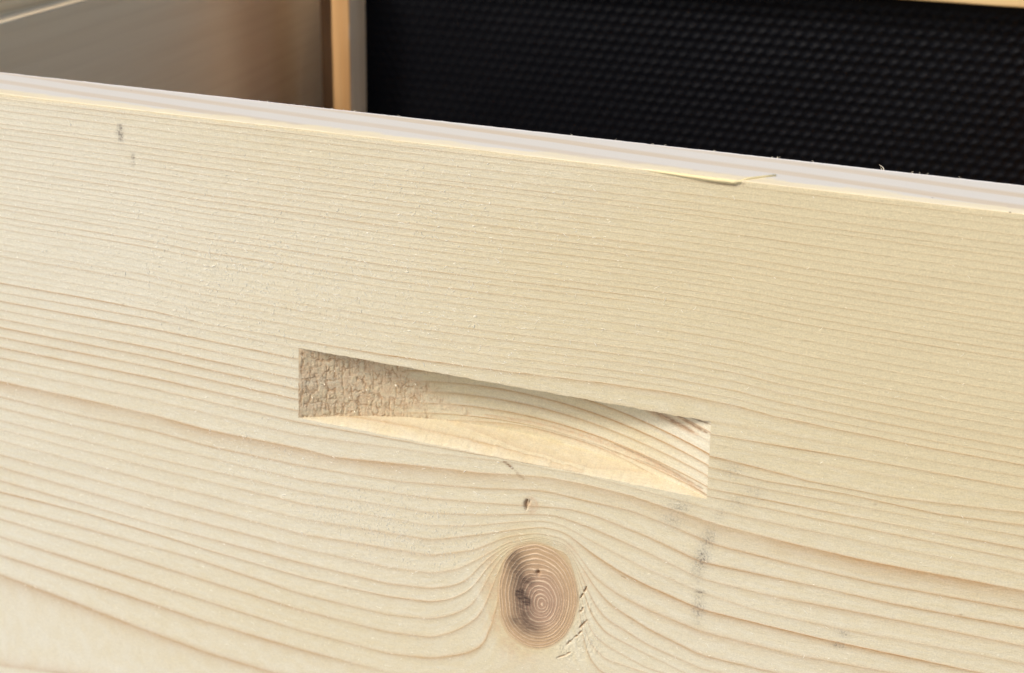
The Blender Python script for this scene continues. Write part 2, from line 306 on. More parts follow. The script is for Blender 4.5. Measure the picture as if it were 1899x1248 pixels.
CRACKS=[[(81.76, -123.53), (82.4, -122.05), (83.26, -119.43), (83.36, -118.67)], [(81.78, -128.17), (82.48, -127.41), (82.98, -125.96)], [(82.16, -133.72), (83.11, -132.11), (84.46, -129.83)], [(80.77, -137.96), (82.15, -135.82), (83.1, -134.2)], [(79.08, -140.4), (80.77, -137.96)], [(76.78, -145.8), (78.56, -144.46), (80.6, -142.46)], [(104.52, -109.42), (106.01, -110.24)], [(92.28, -112.78), (93.78, -113.44)]]
PIN=(65.67, -96.48)
SMALL=(69.78, -117.85)
D0, HX0, HX1, HT, HB, RAMP = 10.1, 0.0, 110.0, -61.5, -83.6, math.tan(math.radians(15))
XC = 55.5; RC = (55.5**2+D0*D0)/(2*D0)
def depth(x): return np.maximum(np.sqrt(np.maximum(RC**2-(x-XC)**2, 0))-(RC-D0), 0.0)

NTOP = 31
def ext(L):
    a = np.array(L, float)
    s0 = np.clip((a[1, 1]-a[0, 1])/(a[1, 0]-a[0, 0]), -.05, .05); s1 = np.clip((a[-1, 1]-a[-2, 1])/(a[-1, 0]-a[-2, 0]), -.05, .05)
    a = np.vstack([[a[0, 0]-150, a[0, 1]-s0*70], a, [a[-1, 0]+170, a[-1, 1]+s1*70]]); return a
LN = [ext(L) for L in LINES]
fr_top = np.concatenate([[0], np.cumsum(np.concatenate([np.full(20, 10.5), np.full(11, 12.9)]))]); fr_top /= fr_top[-1]
jit = np.random.RandomState(3).uniform(-.2, .2, NTOP+1)/NTOP; jit[0] = jit[-1] = 0; fr_top = fr_top+jit

def smooth_interp(x, a):
    y = 0
    for w, k in ((0, .34), (1.2, .22), (-1.2, .22), (2.6, .11), (-2.6, .11)): y = y+k*np.interp(x+w, a[:, 0], a[:, 1])
    return y

def ring_field(X, Z):
    """X (nc,), Z (nr,nc) -> ring coordinate, one unit per growth ring, counted downward"""
    zl = np.array([smooth_interp(X, a) for a in LN])               # (n, nc)
    for i in range(1, len(zl)): zl[i] = np.minimum(zl[i], zl[i-1]-0.32)
    top = np.zeros_like(X)+0.35
    w = np.array([vnoise(X/38.0+7*i, np.full_like(X, i*1.7), 11) for i in range(NTOP+1)])*0.16
    zt = top[None]+(zl[0]-top)[None]*fr_top[:, None]+w*np.sin(np.pi*np.arange(NTOP+1)/NTOP)[:, None]
    more = [zl[-1]-7.5*k for k in range(1, 14)]
    allz = np.vstack([np.array([top+1.6*k for k in range(6, 0, -1)]), zt[:-1], zl, np.array(more)])
    G = np.zeros_like(Z); idx = np.arange(len(allz), dtype=float)
    for c in range(len(X)):
        G[:, c] = np.interp(-Z[:, c], -allz[:, c], idx)
    return G
I0 = 6                               # ring index of the top edge
IS1 = I0+NTOP                        # the first strong line
IB = IS1+10                          # the broad brown band line
NR = 6+NTOP+len(LINES)+13
r_ = np.random.RandomState(5)
SL = r_.uniform(.20, .46, NR); SR = r_.uniform(.14, .30, NR); FW = r_.uniform(.10, .20, NR)
SR[I0+int(.63*NTOP)] = .3; SL[I0+int(.63*NTOP)] = .42
SL[IS1-9:IS1] *= .75
for k, (a, b, f) in {0: (.62, .40, .16), 1: (.22, .12, .15), 2: (.62, .50, .14), 3: (.22, .10, .15), 4: (.50, .42, .2), 5: (.46, .34, .22), 6: (.42, .2, .2), 7: (.46, .42, .2), 8: (.42, .3, .14), 9: (.2, .2, .2),
                     10: (.42, .46, .5), 11: (.34, .4, .14), 12: (.26, .42, .16), 13: (.24, .36, .2), 14: (.25, .28, .18), 15: (.24, .5, .2), 16: (.3, .36, .2), 17: (.3, .4, .2),
                     18: (.34, .3, .2), 19: (.5, .36, .12), 20: (.36, .3, .12), 21: (.38, .34, .12), 22: (.42, .32, .12), 23: (.44, .3, .14), 24: (.4, .3, .1), 25: (.35, .3, .1)}.items():
    SL[IS1+k], SR[IS1+k], FW[IS1+k] = a, b, f
SL[IS1:] *= 1.6; SR[IS1:] *= 1.7; SL[:IS1] *= 1.35; SR[:IS1] *= 1.6; FW[IS1:] *= .8; SL = np.minimum(SL, .9); SR = np.minimum(SR, .85)

def late_field(X, G):
    t = smooth(20, 110, X)
    # the line's own strength, held over its whole ring and handed over just above the next line
    i = np.floor(G+0.12).astype(int).clip(0, NR-1); j = (i-1).clip(0, NR-1); f = smooth(0.0, 0.10, (G+0.12)-i)
    pick = lambda A: A[j]*(1-f)+A[i]*f
    return pick(SL)*(1-t)+pick(SR)*t, pick(FW)

def blob(X, Z, pts, w, h=None):
    h = h or w; m = np.zeros_like(X)
    for p in pts:
        px, pz = p[0], p[1]; k = p[2] if len(p) > 2 else 1.0
        s_ = (np.abs(X-px) < 3*w) & (np.abs(Z-pz) < 3*h)
        m[s_] = np.maximum(m[s_], k*np.exp(-(((X[s_]-px)/w)**2+((Z[s_]-pz)/h)**2)))
    return m
def stroke(X, Z, pts, w, taper=True):
    """distance mask to a polyline"""
    pa = np.array(pts); mg = 3.2*w; sel = (X > pa[:, 0].min()-mg) & (X < pa[:, 0].max()+mg) & (Z > pa[:, 1].min()-mg) & (Z < pa[:, 1].max()+mg)
    if X.size > 5000:
        o = np.zeros(X.shape)
        if sel.any(): o[sel] = stroke(X[sel], Z[sel], pts, w, taper) if sel.sum() <= 5000 else _stroke(X[sel], Z[sel], pts, w, taper)
        return o
    return _stroke(X, Z, pts, w, taper)
def _stroke(X, Z, pts, w, taper=True):
    best = np.full(X.shape, 1e9); par = np.zeros(X.shape)
    n = len(pts)-1
    for k in range(n):
        a = np.array(pts[k]); b = np.array(pts[k+1]); d = b-a; L2 = d@d
        t = np.clip(((X-a[0])*d[0]+(Z-a[1])*d[1])/L2, 0, 1); dist = np.hypot(X-a[0]-t*d[0], Z-a[1]-t*d[1])
        u = dist < best; best = np.where(u, dist, best); par = np.where(u, (k+t)/n, par)
    ww = w*(np.sqrt(np.maximum(4*par*(1-par), 0))*.85+.15) if taper else w
    return np.exp(-(best/ww)**2)

KN = np.array(KNOT); KD = KN-np.array(KNOT_C); kth = np.arctan2(KD[:, 1], KD[:, 0]); kr_ = np.hypot(KD[:, 0], KD[:, 1])
o_ = np.argsort(kth); kth = kth[o_]; kr_ = kr_[o_]
kth = np.concatenate([kth-2*np.pi, kth, kth+2*np.pi]); kr_ = np.concatenate([kr_]*3)
def knot_r(X, Z):
    dx = X-KNOT_C[0]; dz = Z-KNOT_C[1]; th = np.arctan2(dz, dx)
    R = 0
    for w, k in ((0, .3), (.16, .2), (-.16, .2), (.34, .15), (-.34, .15)): R = R+k*np.interp(th+w, kth, kr_)
    r = np.hypot(dx, dz)/R
    r = r+0.010*vnoise(X/3.0+40, Z/3.0+9, 21)*smooth(.1, .5, r)*smooth(1.4, .9, r)
    dd = np.hypot((X-SMALL[0]), (Z-SMALL[1])); r = r+0.05*np.exp(-(dd/2.2)**2)
    return np.clip(r, 0, 3)

# ------------------------------------------------------------------ hive box
box = empty('hive_box', 55, 205, -240)
tag(box, 'open pale spruce wooden beehive box with scooped hand hold and one large knot', 'beehive box')

def axis(segs):
    out = [segs[0][0]]
    for a, b, st in segs:
        n = max(1, int(round(abs(b-a)/st))); out += list(np.linspace(a, b, n+1)[1:])
    return np.array(out)
FX0, FX1 = -197.0, 308.0
gx = axis([(FX0, -130, 3), (-130, HX0, .7), (HX0, 50, .6), (50, 96, .2), (96, HX1, .5), (HX1, 195, .7), (195, FX1, 3)])
gz = axis([(-0.3, HT, .55), (HT, HB, .6), (HB, -104, .5), (-104, -150, .2), (-150, -218, .7), (-218, -240, 3)])
XX, ZZ = np.meshgrid(gx, gz)
Gf = ring_field(gx, ZZ)
late, fade = late_field(XX, Gf)
KR = knot_r(XX, ZZ)
hole = (XX > HX0-1e-6) & (XX < HX1+1e-6) & (ZZ < HT+1e-6) & (ZZ > HB-1e-6)
# distance to the hand hold, used to keep its arris crisp
dh = np.hypot(np.maximum(np.maximum(HX0-XX, XX-HX1), 0), np.maximum(np.maximum(HB-ZZ, ZZ-HT), 0))
damp = smooth(0.0, 1.6, dh)*smooth(-0.3, -1.4, ZZ)
crk = np.zeros_like(XX)
for i, c in enumerate(CRACKS): crk = np.maximum(crk, stroke(XX, ZZ, c, 0.21 if i < 5 else (.18 if i == 5 else .14))*(1.0 if i < 6 else .5))
gate = smooth(-.25, .35, vnoise(XX/0.55, ZZ/0.5, 31)+.45)
crk = crk*np.where(crk > 0.05, gate, 1)
pin = stroke(XX, ZZ, [(PIN[0]-.1, PIN[1]+1.5), (PIN[0]-.5, PIN[1]+.2), (PIN[0]-.25, PIN[1]-1.6)], .42)
pin = np.maximum(pin, .5*stroke(XX, ZZ, [(PIN[0]+.6, PIN[1]+1.6), (PIN[0]+.3, PIN[1]+.3), (PIN[0]-.1, PIN[1]-.5)], .25))
sml = np.exp(-((XX-SMALL[0])/.5)**2-((ZZ-SMALL[1])/.75)**2)
rel = 0.05*vnoise(XX/14, ZZ/5, 41)+0.02*vnoise(XX/1.3, ZZ/.8, 42)
# softer earlywood planed a little lower than the latewood ridges
frac = Gf-np.floor(Gf); rel += 0.05*np.where(frac < .5, np.exp(-frac/.25), np.exp(-(1-frac)/.1))*late
kin = smooth(1.03, .97, KR)
kring = (KR**1.05*13.5) % 1.0; kin = kin*.35
rel += kin*(0.07*smooth(.22, .46, np.abs(kring-.5))+.06*smooth(1.0, .6, KR))
rmask = blob(XX, ZZ, [(57, -127, .95), (56.5, -118, .7), (58.3, -138, .9), (63, -145, .8), (68, -147, .45), (62, -110, .5)], 3.4, 5.5)*smooth(.97, 1.04, KR)
rmask = np.maximum(rmask, .5*blob(XX, ZZ, [(78, -108, 1), (82.5, -116, 1)], 2.2, 3.2)*smooth(.97, 1.04, KR))
tear = blob(XX, ZZ, [(81.5, -138), (83.5, -133), (79, -143), (84, -126), (86, -140)], 3.2, 4.0)
rel += tear*0.12*vnoise(XX/.35, ZZ/.9, 43)
rel += blob(XX, ZZ, [(50, -112), (44, -109), (52, -104), (40, -116), (36, -108)], 5, 4)*0.05*vnoise(XX/.45+ZZ/1.2, ZZ/1.0, 44)
depthmap = 0.55*crk+0.9*pin+0.9*sml
YY = -(rel*damp)+depthmap*damp
# shape the hole's corners: the cut flares a touch towards its lower end
hz = np.clip((HT-ZZ)/(HT-HB), 0, 1)
wl = np.exp(-(np.maximum(np.abs(XX-HX0)-0, 0)/12.0)**2)*(XX < 55)*hz*np.exp(-(np.maximum(HB-ZZ, 0)/8)**2)
wr = np.exp(-(np.abs(XX-HX1)/12.0)**2)*(XX > 55)*hz*np.exp(-(np.maximum(HB-ZZ, 0)/8)**2)
XW = XX-1.0*wl+1.4*wr
def nick(x, z):
    """the saw leaves the hole's edges slightly ragged"""
    n1 = .10*vnoise(x/1.3, x*0, 101)+.05*vnoise(x/.5, x*0, 102); n2 = .10*vnoise(z/1.1, z*0, 103)
    inx = smooth(-1.5, .3, x)*smooth(HX1+1.5, HX1-.3, x); inz = smooth(HB-1.5, HB+.3, z)*smooth(HT+1.5, HT-.3, z)
    dz = n1*inx*(np.exp(-((z-HT)/.7)**2)+np.exp(-((z-HB)/.7)**2)); dx = n2*inz*(np.exp(-((x-HX0)/.7)**2)+np.exp(-((x-HX1)/.7)**2))
    return dx, dz
NX, NZ = nick(XX, ZZ); XW = XW+NX; ZW = ZZ+NZ

stain_shade = np.zeros_like(XX)
kst = stroke(XX, ZZ, [(62.6, -114.5), (64.2, -120), (65.6, -127), (66.0, -132), (67.6, -137)], 3.4, False)*.50
kst = np.maximum(kst, blob(XX, ZZ, [(66.4, -121.5, .62), (69.5, -137, .45), (64.6, -136, .5)], 2.6, 2.6))*1.5
kst = np.maximum(kst, blob(XX, ZZ, [(65.2, -126.4, 2.2), (66.9, -128.4, 1.6)], 1.5, 2.0))
kst = np.clip(kst, 0, 1)
stain_shade = np.maximum(stain_shade, pin*1.3); stain_shade = np.maximum(stain_shade, sml*1.2)
stain_shade = np.maximum(stain_shade, stroke(XX, ZZ, [(58.2, -84.3), (59.6, -85.0), (61.4, -86.3)], .35)*1.1*(ZZ < HB-.1))
stain_shade = np.maximum(stain_shade, stroke(XX, ZZ, [(61.4, -86.3), (63.5, -87.8)], .3)*.4)
stain_shade = np.maximum(stain_shade, stroke(XX, ZZ, [(62.2, -87.6), (63.6, -88.0), (64.5, -88.8)], .28)*.6)
stain_shade = np.maximum(stain_shade, blob(XX, ZZ, [(PIN[0]+.9, PIN[1]+.2, .22)], 1.9, 2.4))
for dx_, dz_ in ((-54.5, -57.5), (-10, -86), (31, -47), (96.3, -127.4), (174, -102), (128, -36), (-71, -118), (12, -139), (150, -76)):
    stain_shade = np.maximum(stain_shade, blob(XX, ZZ, [(dx_, dz_, .6)], .3, .25))
stain_shade = np.maximum(stain_shade, stroke(XX, ZZ, [(92, -.95), (104, -1.3), (108, -1.35), (110.2, -.8)], .22)*.6)  # dark line under the splinter: crack and cast shadow painted into the colour
smudge = blob(XX, ZZ, [(113.0, -95.5, .7), (112.2, -101.5, .95), (111.6, -105, .6), (113.2, -117.8, .7)], 1.6, 3.2)
smudge = np.maximum(smudge, stroke(XX, ZZ, [(113.9, -87), (113.0, -96), (111.8, -105), (112.9, -113), (113.0, -124)], 1.4, False)*.42*smooth(-.5, .4, vnoise(XX/4+3, ZZ/2.6, 108)))
smudge = np.maximum(smudge, blob(XX, ZZ, [(112.9, -112.2, 1.5)], 1.1, .6))
smudge = np.maximum(smudge, blob(XX, ZZ, [(104.3, -87.6, .5), (103.4, -92, .4), (116, -74, .35), (122, -79, .3), (118, -83, .28)], 2.6, 2.2))
smudge = np.maximum(smudge, blob(XX, ZZ, [(149.1, -115.4, .7), (148.6, -119.2, .8)], 1.5, .9))
smudge = np.maximum(smudge, stroke(XX, ZZ, [(-49.2, -4.5), (-49.35, -9.6)], .9, True)*1.1)
smudge = np.maximum(smudge, blob(XX, ZZ, [(-49.35, -8.3, 1.6)], .45, 1.3))
smudge = np.maximum(smudge, blob(XX, ZZ, [(-46.2, -13.1, 1.3), (-46.4, -15.1, 1.1)], .4, .8))
ewid = 1.0+.9*smooth(-55, -90, gx)[None]+.25*vnoise(gx/9, gx*0, 51)[None]+.3*vnoise(gx/2.2, gx*0, 52)[None]
edge = smooth(0, 1, 1.0-(-ZZ-0.2)/ewid)*.95
edge = np.maximum(edge, .35*smooth(3.5, 1.0, -ZZ)*smooth(-60, -85, XX))
tone = .30+.16*vnoise(XX/60, ZZ/26, 61)+.60*smooth(20, 180, XX)*smooth(-130, -20, ZZ)-.30*smooth(20, -100, XX)+.1*smooth(20, 120, XX)
tone += .55*smooth(1.5, 1.03, KR)*smooth(76, 60, XX)+.2*smooth(1.3, 1.03, KR)+.10*smooth(-30, 60, XX)*smooth(-85, -60, ZZ)
tone = np.clip(tone, 0, 1)
z_ = np.zeros_like(XX)
scar = stroke(XX, ZZ, [(49.3, -121.5), (52, -128), (54.5, -134.5), (57.5, -141.5)], 1.0)
scar = scar*(.6+.4*vnoise(XX/1.5, ZZ/2.0, 104)); late = late*(1-.6*scar); tone = np.clip(tone-.2*scar, 0, 1)
pr = np.hypot((XX-PIN[0]-.9)/1.0, (ZZ-PIN[1]-.1)/1.25)
rmask = np.maximum(rmask*(1-scar), .75*np.exp(-((pr-1.75)/.32)**2)*smooth(-2.2, .6, (XX-PIN[0])+(ZZ-PIN[1])*.5))
late = late*(1-.9*smooth(0, 40, XX)*smooth(150, 110, XX)*smooth(IS1+22.4, IS1+22.8, Gf)*smooth(IS1+24.8, IS1+24.4, Gf))
A = dict(kstain=kst, ring=Gf, late=late, fade=fade, knot=KR, stain_shade=np.clip(stain_shade, 0, 1), smudge=np.clip(smudge, 0, 1.4), edge=np.clip(edge, 0, 1), rough=np.clip(rmask+.7*blob(XX, ZZ, [(PIN[0]+.8, PIN[1]+.2, 1)], 1.7, 2.2), 0, 1), crack=np.clip(crk*1.3, 0, 1)*damp, tone=tone)
A = {k: v.ravel() for k, v in A.items()}
V = np.stack([XW, YY, ZW], -1).reshape(-1, 3)
F = grid_faces(*XX.shape)[:, ::-1]          # outward normal -Y
cx = XX.ravel()[F].mean(1); cz = ZZ.ravel()[F].mean(1); kf = KR.ravel()[F].mean(1)
inhole = (cx > HX0) & (cx < HX1) & (cz < HT) & (cz > HB)
inknot = (kf < 1.0) & ~inhole
inpin = (np.hypot((cx-PIN[0]-.5)/1.9, (cz-PIN[1])/2.3) < 1)
Ff = F[~inhole & ~inknot & ~inpin]

# the rest of the front board: arris, top edge, inner face, underside, ends
T = 19.8
tx = axis([(FX0, -130, 3), (-130, 195, 1.2), (195, FX1, 3)])
ty = np.array([0, .12, .32, .6, 1.0, 1.8, 3, 5, 7.5, 10, 12.5, 15, 17, 18.4, 19.1, 19.5, 19.75, T])
tz = np.array([-.3, -.2, -.15, -.11, -.08, -.03, 0, 0, 0, 0, 0, 0, 0, 0, -.03, -.08, -.2, -.5])
TX, TY = np.meshgrid(tx, ty); TZ = np.repeat(tz[:, None], len(tx), 1)
bw = .25*vnoise(tx/5, tx*0, 71)+.12*vnoise(tx/1.3, tx*0, 72)
TY = TY+np.where((ty > .05) & (ty < 2), 1, 0)[:, None]*bw[None]*.6
TZ = TZ+np.where((ty > .05) & (ty < 1.5), 1, 0)[:, None]*np.minimum(bw[None]*.3, .05)+.03*vnoise(TX/9, TY/3, 73)*(TY > 1.0)
TY[-4:-1] += .12*vnoise(tx/1.1, tx*0, 74)[None]
Vt = np.stack([TX, TY, TZ], -1).reshape(-1, 3)
Ft = grid_faces(*TX.shape)
et = smooth(4.0, 2.0, TY-(bw*2.2+.5*vnoise(tx/14, tx*0, 75))[None])*(.95); et = np.where(TY < .2, .95, et)
at = {k: np.zeros(TX.size) for k in A}; at['edge'] = et.ravel(); at['back'] = smooth(T-1.8, T-.5, TY).ravel()
at['knot'][:] = 3
Vr = np.array([[FX0, T, -.5], [FX1, T, -.5], [FX0, T, -240], [FX1, T, -240], [FX0, 0, -240], [FX1, 0, -240], [FX0, 0, -.3], [FX1, 0, -.3]], float)
Fr = np.array([[0, 1, 3, 2], [2, 3, 5, 4], [0, 2, 4, 6], [1, 7, 5, 3]])[:, ::-1]
ar = {k: np.zeros(8) for k in A}; ar['knot'][:] = 3; ar['back'] = np.zeros(8); ar['fade'][:] = .2
A0 = dict(A); A0['back'] = np.zeros(len(V))
Vf, Ffc, Afc = compact(V, Ff, A0)
n1, n2 = len(Vf), len(Vf)+len(Vt)
Vall = np.vstack([Vf, Vt, Vr]); Fall = np.vstack([Ffc, Ft+n1, Fr+n2])
Aall = {k: np.concatenate([Afc[k], at[k], ar[k]]) for k in A0}
fm = np.concatenate([np.zeros(len(Ffc)), np.ones(len(Ft)), np.full(len(Fr), 2)])
front = mesh_np('front_board', Vall, Fall, [M_FACE, M_TOP, M_SIDE], box, Aall, fm)
bpy.context.view_layer.update()
front['label'] = 'pale planed front board with a hand hold'
def child(name, V, F, mt, at, parent=front, label=None, smooth_=True):
    o = mesh_np(name, V, F, mt, None, at, None, smooth_); o.parent = parent; o.matrix_parent_inverse = parent.matrix_world.inverted()
    if label: o['label'] = label
    return o
kv = compact(V, F[inknot], A); child('knot', kv[0], kv[1], M_FACE, kv[2], label='round reddish brown knot with pale rings')
kv = compact(V, F[inpin & ~inhole & ~inknot], A); child('pin_knot', kv[0], kv[1], M_FACE, kv[2], label='tiny split pin knot above the large knot')

# ------------------------------------------------------------------ the scooped hand hold
rx = axis([(HX0, 42, .2), (42, HX1, .32)]); nv = 110; vv = np.linspace(0, 1, nv)
RX, VV = np.meshgrid(rx, vv); dd = depth(RX); zb = HB+dd*RAMP; zt_ = HT+.30*dd; RZ = zt_+(zb-zt_)*VV
hzr = np.clip((HT-RZ)/(HT-HB), 0, 1)
RXW = RX-1.0*hzr*np.exp(-(RX/12)**2)+1.4*hzr*np.exp(-((RX-HX1)/12)**2)
def ring3(RX_, RY_, RZ_):
    Zq = RZ_-.55*RY_
    return ring_field(RX_[0], Zq)
GR = ring3(RX, dd, RZ); lr, fr_ = late_field(np.full_like(RX, 70.0), GR)
roughm = smooth(40, 22, RX+9*vnoise(RX/5, RZ/2.2, 81)+3*vnoise(RX/1.2, RZ/.8, 80)-(HT-RZ)*.25)
def boxcells(X, Z, sx, sz, seed):
    """torn end grain: jittered box cells; returns distance to nearest cell wall and a height per cell"""
    r = np.random.RandomState(seed); W = 128; ox = r.uniform(.1, .9, (W, W)); oz = r.uniform(.1, .9, (W, W)); hh = r.rand(W, W)
    u = X/sx; w = Z/sz; ui = np.floor(u).astype(int); wi = np.floor(w).astype(int)
    b1 = np.full(X.shape, 9.); b2 = np.full(X.shape, 9.); h1 = np.zeros(X.shape)
    for i in range(-1, 2):
        for j in range(-1, 2):
            a, b = (ui+i) % W, (wi+j) % W
            d = np.maximum(np.abs(u-(ui+i+ox[a, b])), .85*np.abs(w-(wi+j+oz[a, b])))
            c = d < b1; b2 = np.where(c, b1, np.minimum(b2, d)); h1 = np.where(c, hh[a, b], h1); b1 = np.where(c, d, b1)
    return b2-b1, h1
wx = RX+.16*vnoise(RX/1.6, RZ/1.1, 82)+.07*vnoise(RX/.4, RZ/.5, 90); wz = RZ+.2*vnoise(RX/1.4, RZ/1.2, 83)+.1*vnoise(RX/.4, RZ/.4, 91)
w1, h1 = boxcells(wx, wz, 1.9, 3.4, 84); w2, h2 = boxcells(wx+50, wz+31, 1.1, 1.9, 85)
cr = np.maximum(smooth(.14, .01, w1), .7*smooth(.16, .01, w2)*(h1 > .3))*smooth(-.35, .25, vnoise(RX/1.1, RZ/1.3, 86)+.12)
chat = np.abs(((RX+.35*vnoise(RX/2, RZ/3.0, 105)+.12*vnoise(RX/.5, RZ/.7, 106))/2.05) % 1.0-.5)*2.05
cr = np.maximum(cr*.85, np.exp(-(chat/.13)**2)*smooth(-.1, .3, vnoise(RX/1.7+9, RZ/2.2, 107)))
cr = cr*roughm
prot = roughm*(.13*h1+.11*h2+.06*vnoise(RX/.3, RZ/.35, 87))-.2*cr
endm = np.minimum(smooth(0, .8, RX), smooth(HX1, HX1-.5, RX))*smooth(0, .03, VV)
frr = GR-np.floor(GR); ridge = np.where(frr < .5, np.exp(-frr/.2), np.exp(-(1-frr)/.1))
prot = prot*endm+.05*ridge*lr*(1-roughm)+.03*vnoise(RX/3, RZ/.7, 88)*(1-roughm)*endm
RY = dd-prot
nx_, nz_ = nick(RX, RZ); nf = np.exp(-dd/1.5)
RXW = RXW+nx_*nf; RZ0 = RZ; RZ = RZ+np.where(np.arange(nv)[:, None] < 1, nz_, nz_*nf)
stn = np.zeros_like(RX)
for pts, w, k in (([(93.2, -63.6), (99.5, -65.0), (105.9, -66.3)], .75, .95), ([(101.6, -63.4), (106.0, -64.5), (109.2, -65.2)], .5, .95), ([(104.5, -62.5), (110, -62.5)], .35, .8),
                  ([(86, -77.2), (93, -78.1), (98.6, -79.0), (104, -80.4), (108.9, -81.4)], .38, .75), ([(92, -79.6), (99, -80.0), (104.5, -81.0), (109.8, -82.9)], .28, .6),
                  ([(50.2, -77.2), (66.2, -76.9), (80, -77.3)], .22, .28), ([(62, -78.6), (76, -79.0), (88, -79.9)], .28, .35)):
    stn = np.maximum(stn, stroke(RX, RZ, pts, w)*k)
amb = blob(RX, RZ, [(.9, -82.4, 1), (.8, -67.6, .75), (5.4, -65.2, .8), (1.2, -63.0, .5)], 1.3, 1.0)
gold = np.zeros_like(RX)
for pts, w, k in (([(50, -77.6), (66.2, -77.0), (80, -77.4), (93, -78.4), (104, -80.6), (108.9, -81.8)], .9, .95), ([(46, -79.6), (70, -79.2), (92, -79.9), (104, -81.3)], 1.1, .45), ([(60, -78.8), (92, -79.9), (104.5, -81.3), (109.8, -83.1)], .6, .8), ([(92, -63.8), (99.5, -65.3), (107, -66.6)], 1.3, .8), ([(100, -63.3), (110, -65.2)], 1.0, .6)):
    gold = np.maximum(gold, stroke(RX, RZ0, pts, w)*k)
crack_a = np.clip(np.maximum(cr*.8, amb*.7*smooth(-.1, .4, vnoise(RX/.5, RZ/.5, 89))), 0, 1)
ra = dict(kstain=RX*0, ring=GR, late=np.clip(lr*1.6, 0, .95)*(1-.8*roughm), fade=fr_, knot=np.full_like(RX, 3), stain_shade=stn, smudge=RX*0, edge=RX*0, rough=np.maximum(roughm*.9, gold), crack=crack_a, tone=np.clip(.55+.2*vnoise(RX/20, RZ/4, 92)-.35*smooth(90, 108, RX), 0, 1))
VR = np.stack([RXW, RY, RZ], -1).reshape(-1, 3); FR = grid_faces(*RX.shape)[:, ::-1]
# ramp and ledge share the back surface's border rows
def strip(name_row_xw, name_row_z, name_row_y, face_x, face_z, nrow, ramp):
    t = np.linspace(0, 1, nrow)[:, None]
    SX = face_x[None]*(1-t)+name_row_xw[None]*t; SY = name_row_y[None]*(t**2.0 if ramp else t); SZ = face_z[None]*(1-t)+name_row_z[None]*t
    return SX, SY, SZ
SX, SY, SZ = strip(RXW[-1], RZ[-1], RY[-1], RXW[-1], HB+nick(rx, np.full(len(rx), HB))[1], 24, True)
LX, LY, LZ = strip(RXW[0], RZ[0], RY[0], RX[0], HT+nick(rx, np.full(len(rx), HT))[1], 8, False)
parts = [(VR, FR, {k: v.ravel() for k, v in ra.items()})]
for (PX, PY, PZ, flip) in ((SX, SY, SZ, False), (LX, LY, LZ, True)):
    G_ = ring_field(rx, PZ-.55*PY); l_, f_ = late_field(np.full_like(PX, 30.0), G_)
    a_ = dict(kstain=PX*0, ring=G_, late=l_*.8, fade=f_, knot=np.full_like(PX, 3), stain_shade=PX*0, smudge=PX*0, edge=PX*0, rough=PX*0+.18, crack=PX*0, tone=np.full_like(PX, .6))
    Fq = grid_faces(*PX.shape); parts.append((np.stack([PX, PY, PZ], -1).reshape(-1, 3), Fq if not flip else Fq[:, ::-1], {k: v.ravel() for k, v in a_.items()}))
Vs, Fs, off = [], [], 0
for v_, f_, a_ in parts: Vs.append(v_); Fs.append(f_+off); off += len(v_)
As = {k: np.concatenate([p[2][k] for p in parts]) for k in parts[0][2]}
child('hand_hold', np.vstack(Vs), np.vstack(Fs), M_FACE, As, label='scooped hand hold with torn end grain at its left end')

# ------------------------------------------------------------------ lifted splinter on the arris, hairs and fuzz
def tubes(paths, radii, sides=4):
    """paths: list of (k,3); tapered tubes joined into one mesh"""
    Vs, Fs, off = [], [], 0
    for P, r in zip(paths, radii):
        P = np.asarray(P, float); k = len(P); d = np.gradient(P, axis=0); d /= np.linalg.norm(d, axis=1)[:, None]+1e-9
        up = np.array([.3, -.9, .2]); a = np.cross(d, up); a /= np.linalg.norm(a, axis=1)[:, None]+1e-9; b = np.cross(d, a)
        tt = np.linspace(0, 2*np.pi, sides, endpoint=False); rr = np.asarray(r)*np.ones(k)
        ring = P[:, None]+rr[:, None, None]*(np.cos(tt)[None, :, None]*a[:, None]+np.sin(tt)[None, :, None]*b[:, None])
        Vs.append(ring.reshape(-1, 3))
        i = np.arange(k-1)[:, None]*sides+np.arange(sides)[None]; j = np.arange(k-1)[:, None]*sides+(np.arange(sides)[None]+1) % sides
        Fs.append(np.stack([i, j, j+sides, i+sides], -1).reshape(-1, 4)+off); off += len(P)*sides
    return np.vstack(Vs), np.vstack(Fs)

# splinter: a flat sliver following the arris, its free end lifted
sx = np.array([87.5, 93, 99.5, 104, 107.8, 109.3, 110.6, 112.2, 114, 116.4])
syf = np.array([.15, .0, -.2, -.3, -.3, -.05, .9, 2.1, 3.6, 5.4]); szf = np.array([-.35, -.45, -.6, -.72, -.75, -.5, .0, .06, .08, .12])
wd = np.array([.25, .5, .7, .8, .75, .6, .5, .45, .45, .4])
prof = []
for i in range(len(sx)):
    c_ = np.array([sx[i], syf[i], szf[i]]); w = wd[i]
    for (dy, dz) in ((-.12, -w*.5), (.16, -w*.35), (.55*w+.2, w*.62), (.2*w-.06, w*.72)): prof.append(c_+[0, dy, dz])
i_ = np.arange(len(sx)-1)[:, None]*4+np.arange(4)[None]; j_ = np.arange(len(sx)-1)[:, None]*4+(np.arange(4)[None]+1) % 4
Fsp = np.stack([i_, j_, j_+4, i_+4], -1).reshape(-1, 4); Fsp = np.vstack([Fsp, [[3, 2, 1, 0]], [[len(prof)-4, len(prof)-3, len(prof)-2, len(prof)-1]]])
M_SPL = simple('splinter_wood', (0.92, 0.78, 0.44), .6, .3, (2500, .00008), .2)
child('splinter', np.array(prof), Fsp, M_SPL, None, label='thin yellowish splinter lifting off the top edge')

